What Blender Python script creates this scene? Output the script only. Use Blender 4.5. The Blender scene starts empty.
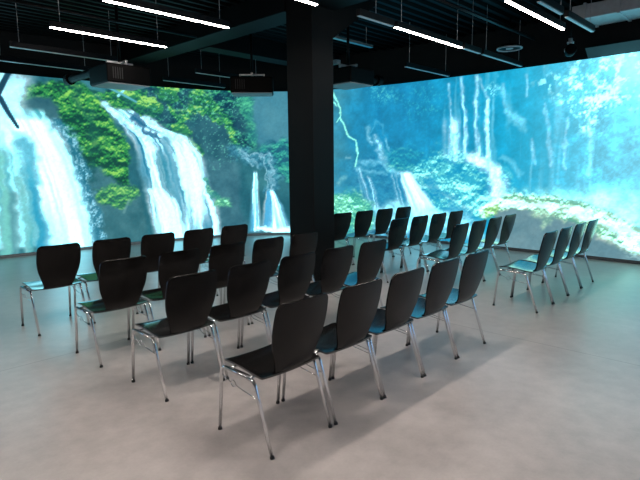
import bpy, bmesh, math
import numpy as np
from mathutils import Matrix, Vector

S = bpy.context.scene
COL = S.collection

# ------------------------------------------------------------------ camera, world, exposure
cam_data = bpy.data.cameras.new('camera')
cam_data.sensor_width = 36.0
cam_data.lens = 36.0 * 520.19 / 640.0
cam_data.clip_start = 0.05
cam = bpy.data.objects.new('camera', cam_data)
COL.objects.link(cam)
_r = Vector((0.69074796, -0.72301962, -0.01048273)).normalized()
_f = Vector((0.71477348, 0.68491948, -0.14136544)).normalized()
_u = _r.cross(_f).normalized()
_f = _u.cross(_r).normalized()
cam.matrix_world = Matrix(((_r.x, _u.x, -_f.x, -1.719), (_r.y, _u.y, -_f.y, -2.031), (_r.z, _u.z, -_f.z, 1.575), (0, 0, 0, 1)))
S.camera = cam

world = bpy.data.worlds.new('world')
S.world = world
world.use_nodes = True
world.node_tree.nodes['Background'].inputs['Color'].default_value = (0.42, 0.64, 1.0, 1)
world.node_tree.nodes['Background'].inputs['Strength'].default_value = 1.6

S.view_settings.view_transform = 'Standard'
S.view_settings.look = 'None'
S.view_settings.gamma = 1.0
S.view_settings.use_curve_mapping = False
S.view_settings.exposure = 0.0
LED_STRENGTH = 58.0
LED_BOOST = 190.0        # unseen fixtures near the camera, boosted to brighten the foreground floor
SCREEN_GAIN = 1.05

# ------------------------------------------------------------------ materials
def mat(name, color, rough=0.5, metal=0.0, spec=0.5, noise=0.0, scale=20.0, rough_noise=0.0, coat=0.0, bump=0.0):
    m = bpy.data.materials.new(name); m.use_nodes = True
    nt = m.node_tree; b = nt.nodes['Principled BSDF']
    b.inputs['Base Color'].default_value = (*color, 1)
    b.inputs['Roughness'].default_value = rough
    b.inputs['Metallic'].default_value = metal
    b.inputs['Specular IOR Level'].default_value = spec
    b.inputs['Coat Weight'].default_value = coat
    if noise or rough_noise or bump:
        tc = nt.nodes.new('ShaderNodeTexCoord')
        nz = nt.nodes.new('ShaderNodeTexNoise'); nz.inputs['Scale'].default_value = scale; nz.inputs['Detail'].default_value = 6
        nt.links.new(tc.outputs['Object'], nz.inputs['Vector'])
        if noise:
            r = nt.nodes.new('ShaderNodeValToRGB')
            r.color_ramp.elements[0].position = 0.3; r.color_ramp.elements[1].position = 0.7
            r.color_ramp.elements[0].color = (*[c*(1-noise) for c in color], 1)
            r.color_ramp.elements[1].color = (*[min(1, c*(1+noise)) for c in color], 1)
            nt.links.new(nz.outputs['Fac'], r.inputs['Fac']); nt.links.new(r.outputs['Color'], b.inputs['Base Color'])
        if rough_noise:
            mr = nt.nodes.new('ShaderNodeMapRange')
            mr.inputs['To Min'].default_value = rough-rough_noise; mr.inputs['To Max'].default_value = rough+rough_noise
            nt.links.new(nz.outputs['Fac'], mr.inputs['Value']); nt.links.new(mr.outputs['Result'], b.inputs['Roughness'])
        if bump:
            bp = nt.nodes.new('ShaderNodeBump'); bp.inputs['Strength'].default_value = bump; bp.inputs['Distance'].default_value = 0.01
            nt.links.new(nz.outputs['Fac'], bp.inputs['Height']); nt.links.new(bp.outputs['Normal'], b.inputs['Normal'])
    return m

def emis(name, color, strength):
    m = bpy.data.materials.new(name); m.use_nodes = True
    b = m.node_tree.nodes['Principled BSDF']
    b.inputs['Base Color'].default_value = (0.6, 0.6, 0.6, 1)
    b.inputs['Emission Color'].default_value = (*color, 1)
    b.inputs['Emission Strength'].default_value = strength
    return m

def wood_veneer():
    # black-stained veneer: faint vertical grain, satin lacquer
    m = bpy.data.materials.new('black_veneer'); m.use_nodes = True
    nt = m.node_tree; b = nt.nodes['Principled BSDF']
    tc = nt.nodes.new('ShaderNodeTexCoord'); mp = nt.nodes.new('ShaderNodeMapping')
    mp.inputs['Scale'].default_value = (60, 6, 6)
    nz = nt.nodes.new('ShaderNodeTexNoise'); nz.inputs['Scale'].default_value = 1.5; nz.inputs['Detail'].default_value = 5
    r = nt.nodes.new('ShaderNodeValToRGB')
    r.color_ramp.elements[0].color = (0.004, 0.0035, 0.0033, 1); r.color_ramp.elements[1].color = (0.006, 0.005, 0.0043, 1)
    nt.links.new(tc.outputs['Object'], mp.inputs['Vector']); nt.links.new(mp.outputs['Vector'], nz.inputs['Vector'])
    nt.links.new(nz.outputs['Fac'], r.inputs['Fac']); nt.links.new(r.outputs['Color'], b.inputs['Base Color'])
    b.inputs['Roughness'].default_value = 0.22
    b.inputs['Specular IOR Level'].default_value = 0.26
    return m

def lacquered_seat():
    m = wood_veneer(); m.name = 'lacquered_black_seat'
    b = m.node_tree.nodes['Principled BSDF']
    b.inputs['Coat Weight'].default_value = 1.0; b.inputs['Coat Roughness'].default_value = 0.14; b.inputs['Coat IOR'].default_value = 1.8
    return m

def concrete_floor():
    m = bpy.data.materials.new('polished_concrete'); m.use_nodes = True
    nt = m.node_tree; b = nt.nodes['Principled BSDF']; L = nt.links.new
    tc = nt.nodes.new('ShaderNodeTexCoord')
    n1 = nt.nodes.new('ShaderNodeTexNoise'); n1.inputs['Scale'].default_value = 0.7; n1.inputs['Detail'].default_value = 8; n1.inputs['Roughness'].default_value = 0.62
    n2 = nt.nodes.new('ShaderNodeTexNoise'); n2.inputs['Scale'].default_value = 9; n2.inputs['Detail'].default_value = 8
    n3 = nt.nodes.new('ShaderNodeTexNoise'); n3.inputs['Scale'].default_value = 55; n3.inputs['Detail'].default_value = 3
    for n in (n1, n2, n3): L(tc.outputs['Object'], n.inputs['Vector'])
    r1 = nt.nodes.new('ShaderNodeValToRGB')
    r1.color_ramp.elements[0].position = 0.32; r1.color_ramp.elements[1].position = 0.7
    r1.color_ramp.elements[0].color = (0.365, 0.33, 0.312, 1); r1.color_ramp.elements[1].color = (0.50, 0.46, 0.44, 1)
    L(n1.outputs['Fac'], r1.inputs['Fac'])
    def mulby(src, fac_node, lo, hi):
        mr = nt.nodes.new('ShaderNodeMapRange'); mr.inputs['From Min'].default_value = 0.3; mr.inputs['From Max'].default_value = 0.7
        mr.inputs['To Min'].default_value = lo; mr.inputs['To Max'].default_value = hi
        L(fac_node, mr.inputs['Value'])
        mx = nt.nodes.new('ShaderNodeVectorMath'); mx.operation = 'SCALE'
        L(src, mx.inputs[0]); L(mr.outputs['Result'], mx.inputs['Scale'])
        return mx.outputs[0]
    c = mulby(r1.outputs['Color'], n2.outputs['Fac'], 0.90, 1.08)
    c = mulby(c, n3.outputs['Fac'], 0.97, 1.03)
    # saw-cut joints: one along each direction
    sx = nt.nodes.new('ShaderNodeSeparateXYZ'); L(tc.outputs['Object'], sx.inputs[0])
    def joint(src, axis, at, w):
        s1 = nt.nodes.new('ShaderNodeMath'); s1.operation = 'SUBTRACT'; L(sx.outputs[axis], s1.inputs[0]); s1.inputs[1].default_value = at
        s2 = nt.nodes.new('ShaderNodeMath'); s2.operation = 'ABSOLUTE'; L(s1.outputs[0], s2.inputs[0])
        mr = nt.nodes.new('ShaderNodeMapRange'); mr.inputs['From Min'].default_value = w*0.4; mr.inputs['From Max'].default_value = w
        mr.inputs['To Min'].default_value = 0.62; mr.inputs['To Max'].default_value = 1.0
        L(s2.outputs[0], mr.inputs['Value'])
        mx = nt.nodes.new('ShaderNodeVectorMath'); mx.operation = 'SCALE'
        L(src, mx.inputs[0]); L(mr.outputs['Result'], mx.inputs['Scale'])
        return mx.outputs[0]
    c = joint(c, 'X', 2.81, 0.007)
    c = joint(c, 'Y', 2.50, 0.007)
    L(c, b.inputs['Base Color'])
    mr = nt.nodes.new('ShaderNodeMapRange'); mr.inputs['To Min'].default_value = 0.26; mr.inputs['To Max'].default_value = 0.42
    L(n2.outputs['Fac'], mr.inputs['Value']); L(mr.outputs['Result'], b.inputs['Roughness'])
    b.inputs['Specular IOR Level'].default_value = 0.5
    bp = nt.nodes.new('ShaderNodeBump'); bp.inputs['Strength'].default_value = 0.01; bp.inputs['Distance'].default_value = 0.01
    L(n2.outputs['Fac'], bp.inputs['Height']); L(bp.outputs['Normal'], b.inputs['Normal'])
    return m

M = dict(
    floor=concrete_floor(),
    veneer=wood_veneer(),
    seat=lacquered_seat(),
    chrome=mat('chrome', (0.82, 0.83, 0.84), 0.2, 1.0, rough_noise=0.05, scale=30),
    rod=mat('dark_steel_rod', (0.22, 0.22, 0.23), 0.3, 1.0, noise=0.1, scale=40),
    rubber=mat('black_rubber', (0.012, 0.012, 0.012), 0.6, noise=0.2, scale=80),
    blackpaint=mat('black_ceiling_paint', (0.003, 0.0033, 0.0036), 0.55, spec=0.12, noise=0.2, scale=6),
    deck=mat('black_metal_deck', (0.0012, 0.0013, 0.0014), 0.5, spec=0.08, noise=0.15, scale=8),
    wall=mat('dark_wall_paint', (0.008, 0.008, 0.008), 0.7, spec=0.2, noise=0.15, scale=5),
    rearwall=mat('grey_rear_wall', (0.015, 0.015, 0.015), 0.8, noise=0.1, scale=3),
    pillar=mat('charcoal_pillar_paint', (0.0045, 0.004, 0.0038), 0.6, spec=0.12, noise=0.15, scale=4),
    trim=mat('grey_trim', (0.30, 0.31, 0.32), 0.5, noise=0.08, scale=12),
    soffit=mat('screen_tinted_soffit', (0.055, 0.085, 0.09), 0.5, noise=0.06, scale=8),  # teal of the screen's light put into the base colour
    housing=mat('black_lamp_housing', (0.003, 0.0033, 0.0036), 0.4, spec=0.3, noise=0.1, scale=30),
    unlit=mat('unlit_opal_diffuser', (0.62, 0.64, 0.65), 0.3, noise=0.05, scale=20),
    lit=emis('lit_opal_diffuser', (1.0, 0.89, 0.82), LED_STRENGTH),
    lit_boosted=emis('boosted_opal_diffuser', (1.0, 0.89, 0.82), LED_BOOST),  # only on out-of-frame fixtures, turned up to light the floor
    wire=mat('steel_wire', (0.5, 0.5, 0.51), 0.45, 0.6, noise=0.1, scale=50),
    projector=mat('black_projector_plastic', (0.002, 0.0018, 0.0017), 0.5, spec=0.08, noise=0.12, scale=25),
    vent=mat('projector_vent', (0.012, 0.012, 0.012), 0.6, noise=0.2, scale=50),
    glass=mat('lens_glass', (0.02, 0.02, 0.03), 0.05, spec=0.9, coat=1.0, noise=0.1, scale=10),
    bracket=mat('grey_bracket_steel', (0.45, 0.46, 0.47), 0.3, 0.8, noise=0.1, scale=15),
    duct=mat('galvanised_duct', (0.55, 0.57, 0.58), 0.4, 0.2, noise=0.12, scale=9),
    base_dark=mat('dark_grey_baseboard', (0.09, 0.095, 0.1), 0.5, noise=0.1, scale=12),
    ring=mat('pale_speaker_rim', (0.5, 0.51, 0.52), 0.4, noise=0.05, scale=20),
)

# ------------------------------------------------------------------ helpers
def link(name, bm, m, parent=None, smooth=False):
    me = bpy.data.meshes.new(name); bm.normal_update(); bm.to_mesh(me); bm.free()
    me.materials.append(m)
    if smooth:
        for p in me.polygons: p.use_smooth = True
    o = bpy.data.objects.new(name, me); COL.objects.link(o)
    if parent: o.parent = parent
    return o

def tag(o, label=None, cat=None, group=None, kind=None):
    if label: o['label'] = label
    if cat: o['category'] = cat
    if group: o['group'] = group
    if kind: o['kind'] = kind
    return o

def empty(name, loc, rz=0.0):
    o = bpy.data.objects.new(name, None); o.empty_display_size = 0.1
    o.location = loc; o.rotation_euler = (0, 0, rz); COL.objects.link(o)
    return o

def box(bm, x0, x1, y0, y1, z0, z1, bev=0.0):
    r = bmesh.ops.create_cube(bm, size=1.0)
    vs = r['verts']
    for v in vs:
        v.co = Vector(((x0+x1)/2+v.co.x*(x1-x0), (y0+y1)/2+v.co.y*(y1-y0), (z0+z1)/2+v.co.z*(z1-z0)))
    if bev:
        es = list({e for v in vs for e in v.link_edges})
        bmesh.ops.bevel(bm, geom=es, offset=bev, segments=3, profile=0.5, affect='EDGES')
    return bm

def tube(bm, pts, r, n=12, caps=True):
    pts = [Vector(p) for p in pts]
    rings = []; prev = None
    for i, p in enumerate(pts):
        if i == 0: d = (pts[1]-p).normalized()
        elif i == len(pts)-1: d = (p-pts[i-1]).normalized()
        else: d = ((pts[i+1]-p).normalized()+(p-pts[i-1]).normalized()).normalized()
        if prev is None:
            a = Vector((1, 0, 0)) if abs(d.x) < 0.9 else Vector((0, 1, 0))
            n1 = (a-d*a.dot(d)).normalized()
        else:
            n1 = (prev-d*prev.dot(d)).normalized()
        prev = n1; n2 = d.cross(n1)
        rr = r[i] if isinstance(r, (list, tuple)) else r
        rings.append([bm.verts.new(p+(n1*math.cos(2*math.pi*k/n)+n2*math.sin(2*math.pi*k/n))*rr) for k in range(n)])
    for a, b in zip(rings, rings[1:]):
        for k in range(n): bm.faces.new((a[k], a[(k+1) % n], b[(k+1) % n], b[k]))
    if caps:
        bm.faces.new(rings[0][::-1]); bm.faces.new(rings[-1])
    return bm

def arc(p0, p1, p2, r, n=6):
    """points rounding the corner p1 of the path p0-p1-p2"""
    p0, p1, p2 = Vector(p0), Vector(p1), Vector(p2)
    a = (p0-p1).normalized(); b = (p2-p1).normalized()
    ang = a.angle(b); t = r/math.tan(ang/2)
    s, e = p1+a*t, p1+b*t
    c = p1+(a+b).normalized()*(r/math.sin(ang/2))
    out = []
    for k in range(n+1):
        v = (s-c).lerp(e-c, k/n)
        out.append(c+v.normalized()*r)
    return out

# ------------------------------------------------------------------ plan of the screen wall
PATH_CTRL = [(-3.4, 8.86), (-1.0, 8.62), (0.95, 8.39), (2.7, 8.21), (3.9, 8.02), (4.95, 7.72), (5.65, 7.36), (6.38, 6.78), (6.84, 6.05),
             (7.18, 5.2), (7.37, 4.3), (7.46, 3.2), (7.50, 2.2), (7.50, 1.0), (7.47, 0.0), (7.42, -1.5), (7.36, -3.2)]
def spline(ctrl, per=24):
    P = [np.array(p, float) for p in ctrl]; out = []
    for i in range(len(P)-1):
        p0 = P[i-1] if i else 2*P[0]-P[1]; p1, p2 = P[i], P[i+1]; p3 = P[i+2] if i+2 < len(P) else 2*P[-1]-P[-2]
        for k in range(per):
            t = k/per
            out.append(0.5*((2*p1)+(-p0+p2)*t+(2*p0-5*p1+4*p2-p3)*t*t+(-p0+3*p1-3*p2+p3)*t**3))
    out.append(P[-1]); return np.array(out)
PATH = spline(PATH_CTRL)
SEG = np.hypot(*np.diff(PATH, axis=0).T)
CUM = np.concatenate([[0], np.cumsum(SEG)])
LEN = CUM[-1]
def path_at(s, off=0.0):
    s = np.asarray(s, float)
    x = np.interp(s, CUM, PATH[:, 0]); y = np.interp(s, CUM, PATH[:, 1])
    if off:
        e = 0.05
        dx = np.interp(s+e, CUM, PATH[:, 0])-np.interp(s-e, CUM, PATH[:, 0]); dy = np.interp(s+e, CUM, PATH[:, 1])-np.interp(s-e, CUM, PATH[:, 1])
        l = np.hypot(dx, dy); x = x-dy/l*off; y = y+dx/l*off      # positive: away from the room
    return x, y
Z0, Z1 = 0.055, 3.22
CEIL = 3.92
XW, XE, YS, YN = -7.0, 8.2, -6.5, 9.6

# ------------------------------------------------------------------ room shell
bm = bmesh.new(); box(bm, XW, XE, YS, YN, -0.2, 0.0)
tag(link('floor', bm, M['floor']), kind='structure')

# profiled metal deck: trapezoid ribs along X
bm = bmesh.new()
per, dep = 0.19, 0.05
prof = []; y = YS
while y < YN:
    prof += [(y, CEIL), (y+0.06, CEIL), (y+0.08, CEIL+dep), (y+0.17, CEIL+dep)]; y += per
prof.append((y, CEIL))
a = [bm.verts.new((XW, p[0], p[1])) for p in prof]; b = [bm.verts.new((XE, p[0], p[1])) for p in prof]
for i in range(len(prof)-1): bm.faces.new((a[i], a[i+1], b[i+1], b[i]))
box(bm, XW, XE, YS, YN, CEIL+dep+0.01, CEIL+0.2)
tag(link('ceiling', bm, M['deck']), kind='structure')

def curved_band(name, s0, s1, off0, off1, z0, z1, m, n=160):
    bm = bmesh.new(); ss = np.linspace(s0, s1, n)
    x0, y0 = path_at(ss, off0); x1, y1 = path_at(ss, off1)
    rows = [[bm.verts.new((x0[i], y0[i], z0)), bm.verts.new((x0[i], y0[i], z1)), bm.verts.new((x1[i], y1[i], z1)), bm.verts.new((x1[i], y1[i], z0))] for i in range(n)]
    for r, q in zip(rows, rows[1:]):
        for k in range(4): bm.faces.new((r[k], r[(k+1) % 4], q[(k+1) % 4], q[k]))
    bm.faces.new(rows[0]); bm.faces.new(rows[-1][::-1])
    bmesh.ops.recalc_face_normals(bm, faces=bm.faces)
    return link(name, bm, m)
S_MID = 11.0
tag(curved_band('wall_left', 0.03, S_MID, 0.02, 0.18, 0, CEIL+0.06, M['wall']), kind='structure')
tag(curved_band('wall_right', S_MID, LEN-0.03, 0.02, 0.18, 0, CEIL+0.06, M['wall']), kind='structure')
tag(curved_band('baseboard_left', 0.03, S_MID, -0.012, 0.02, 0, Z0, M['trim']), kind='structure')
tag(curved_band('baseboard_right', S_MID, LEN-0.03, -0.006, 0.02, 0, Z0, M['base_dark']), kind='structure')
bm = bmesh.new(); box(bm, XW-0.15, XW, YS, YN, 0, CEIL+0.06); tag(link('wall_west', bm, M['rearwall']), kind='structure')
WIN = [(-1.2, 1.2), (2.2, 4.6)]  # unseen rear windows, added so daylight reaches the chair legs
bm = bmesh.new(); box(bm, XW, XE, YS-0.15, YS, 0, 0.3); box(bm, XW, XE, YS-0.15, YS, 2.9, CEIL+0.06)
xs = [XW]+[v for w in WIN for v in w]+[XE]
for k in range(0, len(xs), 2): box(bm, xs[k], xs[k+1], YS-0.15, YS, 0.3, 2.9)
tag(link('wall_rear', bm, M['rearwall']), kind='structure')
for k, (a, b) in enumerate(WIN):
    bm = bmesh.new()
    box(bm, a, a+0.06, YS-0.12, YS-0.05, 0.3, 2.9); box(bm, b-0.06, b, YS-0.12, YS-0.05, 0.3, 2.9); box(bm, (a+b)/2-0.03, (a+b)/2+0.03, YS-0.12, YS-0.05, 0.3, 2.9)
    box(bm, a, b, YS-0.12, YS-0.05, 0.3, 0.36); box(bm, a, b, YS-0.12, YS-0.05, 2.84, 2.9)
    tag(link('unseen_window_%d' % (k+1), bm, M['housing']), kind='structure')

# pillar with its haunch
PX0, PX1, PY0, PY1 = 3.275, 3.69, 2.865, 3.345
bm = bmesh.new(); box(bm, PX0, PX1, PY0, PY1, 0, CEIL+0.03, 0.008)
tag(link('pillar', bm, M['pillar']), kind='structure')
bm = bmesh.new()
hp = [(PX1-0.01, 3.26), (PX1-0.01, 3.9), (PX1+0.97, 3.9)]
va = [bm.verts.new((x, PY0+0.002, z)) for x, z in hp]; vb = [bm.verts.new((x, PY1-0.002, z)) for x, z in hp]
bm.faces.new(va); bm.faces.new(vb[::-1])
for k in range(3): bm.faces.new((va[k], vb[k], vb[(k+1) % 3], va[(k+1) % 3]))
bmesh.ops.recalc_face_normals(bm, faces=bm.faces)
tag(link('trim_1', bm, M['pillar']), kind='structure')
bm = bmesh.new(); box(bm, PX0-0.02, PX1, PY1, 8.3, 3.62, CEIL+0.03, 0.006); tag(link('trim_2', bm, M['blackpaint']), kind='structure')
bm = bmesh.new(); box(bm, PX0-0.02, PX1, YS, PY0, 3.62, CEIL+0.03, 0.006); tag(link('trim_3', bm, M['blackpaint']), kind='structure')
bm = bmesh.new(); box(bm, PX1, 7.0, 5.7, 6.05, 3.6, CEIL+0.03, 0.006); tag(link('trim_4', bm, M['blackpaint']), kind='structure')

# ------------------------------------------------------------------ the projected picture
NS, NZ = 1080, 200
sv = np.linspace(0.0, LEN, NS); zv = np.linspace(Z0, Z1, NZ)
SS, ZZ = np.meshgrid(sv, zv)
rng = np.random.RandomState(7)
def vnoise(x, y, seed):
    tab = np.random.RandomState(seed).rand(257, 257)
    xi = np.floor(x).astype(int); yi = np.floor(y).astype(int)
    fx = x-xi; fy = y-yi; fx = fx*fx*(3-2*fx); fy = fy*fy*(3-2*fy)
    a = tab[xi % 256, yi % 256]; b = tab[(xi+1) % 256, yi % 256]; c = tab[xi % 256, (yi+1) % 256]; d = tab[(xi+1) % 256, (yi+1) % 256]
    return (a*(1-fx)+b*fx)*(1-fy)+(c*(1-fx)+d*fx)*fy
def fbm(x, y, seed, octv=4, gain=0.55):
    t = 0; amp = 1; tot = 0
    for k in range(octv):
        t = t+amp*vnoise(x*2**k+13.7*k, y*2**k+7.1*k, seed+k); tot += amp; amp *= gain
    return t/tot
def ss_(e0, e1, x):
    t = np.clip((x-e0)/(e1-e0), 0, 1); return t*t*(3-2*t)
WX = fbm(SS*2.2, ZZ*2.2, 11, 4)-0.5; WY = fbm(SS*2.2, ZZ*2.2, 31, 4)-0.5
FX = fbm(SS*9, ZZ*9, 51, 3)-0.5; FY = fbm(SS*9, ZZ*9, 71, 3)-0.5
N_A = fbm(SS*5, ZZ*5, 101, 5); N_B = fbm(SS*14, ZZ*14, 131, 4, 0.7); N_C = fbm(SS*26, ZZ*26, 161, 3, 0.8); N_D = fbm(SS*1.6, ZZ*1.6, 191, 4)
HH = fbm(SS*4.6, ZZ*5.0, 211, 5, 0.66)
GZ = -np.gradient(HH, axis=0); GZ = np.clip(0.5+0.24*GZ/GZ.std(), 0, 1)          # tufts seen from the front, tops toward the sky
H2 = fbm(SS*1.5+WX, ZZ*1.9, 231, 5, 0.5)
G2 = -np.gradient(H2, axis=0); G2 = np.clip(0.5+0.26*G2/G2.std(), 0, 1)
IMG = np.zeros((NZ, NS, 3))
def C(*c): return np.array(c, float)
def put(mask, col):
    global IMG
    IMG = IMG*(1-mask[..., None])+np.asarray(col)*mask[..., None]
def mix(a, b, f): return a*(1-f[..., None])+b*f[..., None]
def poly(pts, soft=0.06, warp=0.15, fine=0.05):
    x = SS+WX*warp*2+FX*fine*2; y = ZZ+WY*warp*2+FY*fine*2
    d = np.full(SS.shape, 1e9); ins = np.zeros(SS.shape, bool); n = len(pts)
    for i in range(n):
        (ax, ay), (bx, by) = pts[i], pts[(i+1) % n]
        ex, ey = bx-ax, by-ay; L2 = ex*ex+ey*ey+1e-9
        t = np.clip(((x-ax)*ex+(y-ay)*ey)/L2, 0, 1)
        d = np.minimum(d, np.hypot(x-ax-t*ex, y-ay-t*ey))
        c = (ay > y) != (by > y)
        ins ^= c & (x < ex*(y-ay)/(ey if abs(ey) > 1e-9 else 1e-9)+ax)
    d = np.where(ins, d, -d)
    return ss_(-soft, soft, d)
def stroke(pts, w0, w1=None, soft=0.5, warp=0.0, fine=0.0):
    w1 = w0 if w1 is None else w1
    x = SS+WX*warp*2+FX*fine*2; y = ZZ+WY*warp*2+FY*fine*2
    m = np.zeros(SS.shape); n = len(pts)-1
    for i in range(n):
        (ax, ay), (bx, by) = pts[i], pts[i+1]
        ex, ey = bx-ax, by-ay; L2 = ex*ex+ey*ey+1e-9
        t = np.clip(((x-ax)*ex+(y-ay)*ey)/L2, 0, 1)
        w = w0+(w1-w0)*(i+t)/n
        d = np.hypot(x-ax-t*ex, y-ay-t*ey)
        m = np.maximum(m, 1-ss_(w*(1-soft), w*(1+soft), d))
    return m
def fall(left, right, soft=0.12, k=9.0, seed=5, warp=0.05, fine=0.03, zs=0.7):
    """curtain of water between two bank lines; returns mask, strand noise and the across coordinate"""
    x = SS+WX*warp*2+FX*fine*2
    lp = sorted(left, key=lambda p: p[1]); rp = sorted(right, key=lambda p: p[1])
    xl = np.interp(ZZ, [p[1] for p in lp], [p[0] for p in lp]); xr = np.interp(ZZ, [p[1] for p in rp], [p[0] for p in rp])
    a = (x-xl)/np.maximum(xr-xl, 0.02)
    zt = min(lp[-1][1], rp[-1][1]); zb = max(lp[0][1], rp[0][1])
    m = ss_(-soft, soft, a)*ss_(-soft, soft, 1-a)*ss_(-0.05, 0.05, zt-ZZ)*ss_(-0.04, 0.04, ZZ-zb)
    n = 0.6*vnoise(a*k+40, ZZ*zs+9, seed)+0.4*vnoise(a*k*2.7+80, ZZ*zs*1.6+3, seed+1)
    return m, n, a
def moss(dark, mid, light, big=0.5, gainv=1.0):
    f = np.clip(0.5+((0.55*GZ+0.45*G2)-0.5)*1.5*gainv+(N_C-0.5)*0.7*(1-big), 0, 1)
    return mix(mix(np.broadcast_to(dark, IMG.shape), np.broadcast_to(mid, IMG.shape), ss_(0.15, 0.60, f)), np.broadcast_to(light, IMG.shape), ss_(0.58, 1.0, f))
def tone(c1, c2, f): return mix(np.broadcast_to(c1, IMG.shape), np.broadcast_to(c2, IMG.shape), np.clip(f, 0, 1))

# ---- left half: dark forest and rock
put(np.ones(SS.shape), tone(C(30, 96, 112), C(66, 138, 148), (N_D-0.3)*1.6+0.5*(N_B-0.5)))
# forest behind
m = poly([(6.32, 3.63), (10.31, 3.89), (9.67, 3.04), (9.37, 1.94), (9.05, 1.72), (8.59, 1.94), (8.18, 2.58), (7.21, 2.14), (6.27, 2.88)], 0.12, 0.25, 0.08)
put(m, moss(C(12, 60, 82), C(24, 98, 102), C(70, 180, 130), 0.4, 1.15))
m = poly([(8.19, 2.89), (8.78, 2.76), (9.06, 1.94), (9.13, 1.32), (9.21, 0.48), (9.59, -0.02), (8.18, -0.03), (8.03, 1.73)], 0.1, 0.15, 0.05)
put(m*0.95, tone(C(44, 98, 116), C(74, 132, 146), N_A*1.6-0.3))
m = poly([(9.46, 3.46), (10.43, 3.46), (10.50, 1.93), (10.17, 1.60), (9.73, 1.94), (9.42, 2.16)], 0.1, 0.08, 0.03)
put(m*0.95, tone(C(58, 128, 152), C(84, 150, 168), N_D*1.4-0.2))
m = stroke([(9.19, 3.29), (9.33, 2.95), (9.36, 2.56), (9.42, 2.12)], 0.16, 0.1, 0.5, 0.1, 0.05)
put(m*0.7, moss(C(40, 130, 130), C(60, 165, 140), C(90, 200, 160)))
for pts, w in (([(7.45, 2.87), (7.61, 2.72), (7.56, 2.51)], 0.14), ([(8.38, 2.71), (8.46, 2.37), (8.35, 2.03)], 0.16), ([(7.26, 3.10), (7.42, 3.03)], 0.10), ([(8.59, 2.42), (8.80, 2.12)], 0.16), ([(7.93, 3.15), (8.01, 3.03)], 0.10), ([(9.13, 2.77), (9.21, 2.47)], 0.12)):
    put(stroke(pts, w, w, 0.8, 0.25, 0.12)*0.75, tone(C(26, 78, 98), C(52, 108, 124), N_A))
m = poly([(7.79, 2.89), (8.22, 2.87), (8.47, 2.75), (8.77, 2.59), (9.02, 2.03), (8.92, 1.72), (8.39, 1.77), (8.14, 2.15), (7.86, 2.52)], 0.12, 0.12, 0.10)
put(m*0.7, tone(C(24, 80, 98), C(58, 122, 132), N_A*1.4-0.2))
# hanging moss ropes
for pts, w in (([(8.23, 3.20), (8.44, 2.96), (8.74, 2.80), (8.90, 2.55), (9.00, 2.20), (9.10, 1.94)], 0.10), ([(8.14, 3.05), (8.30, 2.83), (8.51, 2.76), (8.73, 2.55)], 0.08), ([(6.91, 2.98), (7.16, 3.04), (7.29, 2.87), (7.36, 2.75)], 0.10),
               ([(8.06, 2.86), (7.94, 2.61), (7.80, 2.36), (7.66, 2.10)], 0.10), ([(7.47, 3.12), (7.68, 3.17), (7.83, 2.98)], 0.09), ([(7.92, 2.15), (8.14, 2.11), (8.26, 1.94), (8.29, 1.62)], 0.07), ([(7.56, 2.96), (7.78, 2.73), (7.86, 2.52)],0.06)):
    m = stroke(pts, w, w*0.7, 0.6, 0.12, 0.10)
    put(m*0.95, moss(C(20, 100, 84), C(66, 172, 96), C(176, 234, 124), 0.4, 1.05))
m = poly([(9.48, 1.94), (9.93, 2.20), (10.50, 2.15), (10.49, 1.14), (10.14, 1.26), (9.76, 1.60)], 0.1, 0.2, 0.12)
put(m*0.85, moss(C(24, 92, 118), C(40, 150, 145), C(80, 200, 165), 0.4, 1.2))
# rounded mossy boulders with bright crowns
for cx, cy, rx, ry in [(*p, 0.30, 0.24) for p in [(7.18, 2.78)]]+[(*p, 0.22, 0.18) for p in [(7.63, 3.05), (7.89, 2.32)]]+[(*p, 0.26, 0.2) for p in [(6.73, 2.95)]]:
    d = ((SS+WX*0.1+FX*0.12-cx)/rx)**2+((ZZ+WY*0.1+FY*0.12-cy)/ry)**2
    f = np.clip((ZZ-cy)/ry*0.5+0.5+(GZ-0.5)*0.8, 0, 1)
    put((1-ss_(0.8, 1.15, d))*0.9, mix(tone(C(20, 84, 88), C(52, 150, 92), f*1.5), np.broadcast_to(C(168, 232, 118), IMG.shape), ss_(0.72, 1.0, f)))
# dark glimmers
m = ss_(0.64, 0.74, N_C)*poly([(7.27, 3.24), (9.19, 3.29), (9.37, 1.94), (8.57, 1.51), (8.18, 2.58), (7.22, 2.44)], 0.2)
put(m*0.6, C(120, 220, 190))
# moss mound (far) and small cascades on it
m = poly([(6.06, 3.01), (6.47, 3.04), (6.80, 2.84), (7.22, 2.44), (7.37, 2.14), (7.16, 2.01), (6.86, 2.37), (6.54, 2.67), (6.23, 2.88)], 0.06, 0.15, 0.08)
put(m, moss(C(14, 84, 78), C(54, 152, 84), C(150, 220, 108), 0.4, 1.1))
# dark rock under the near mound
m = poly([(5.80, 1.92), (6.72, 1.41), (6.97, 0.91), (7.09, 0.02), (6.00, 0.05), (5.90, 0.67)], 0.05, 0.1, 0.03)
put(m, tone(C(44, 104, 116), C(66, 124, 134), N_A*1.8-0.4))
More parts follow.
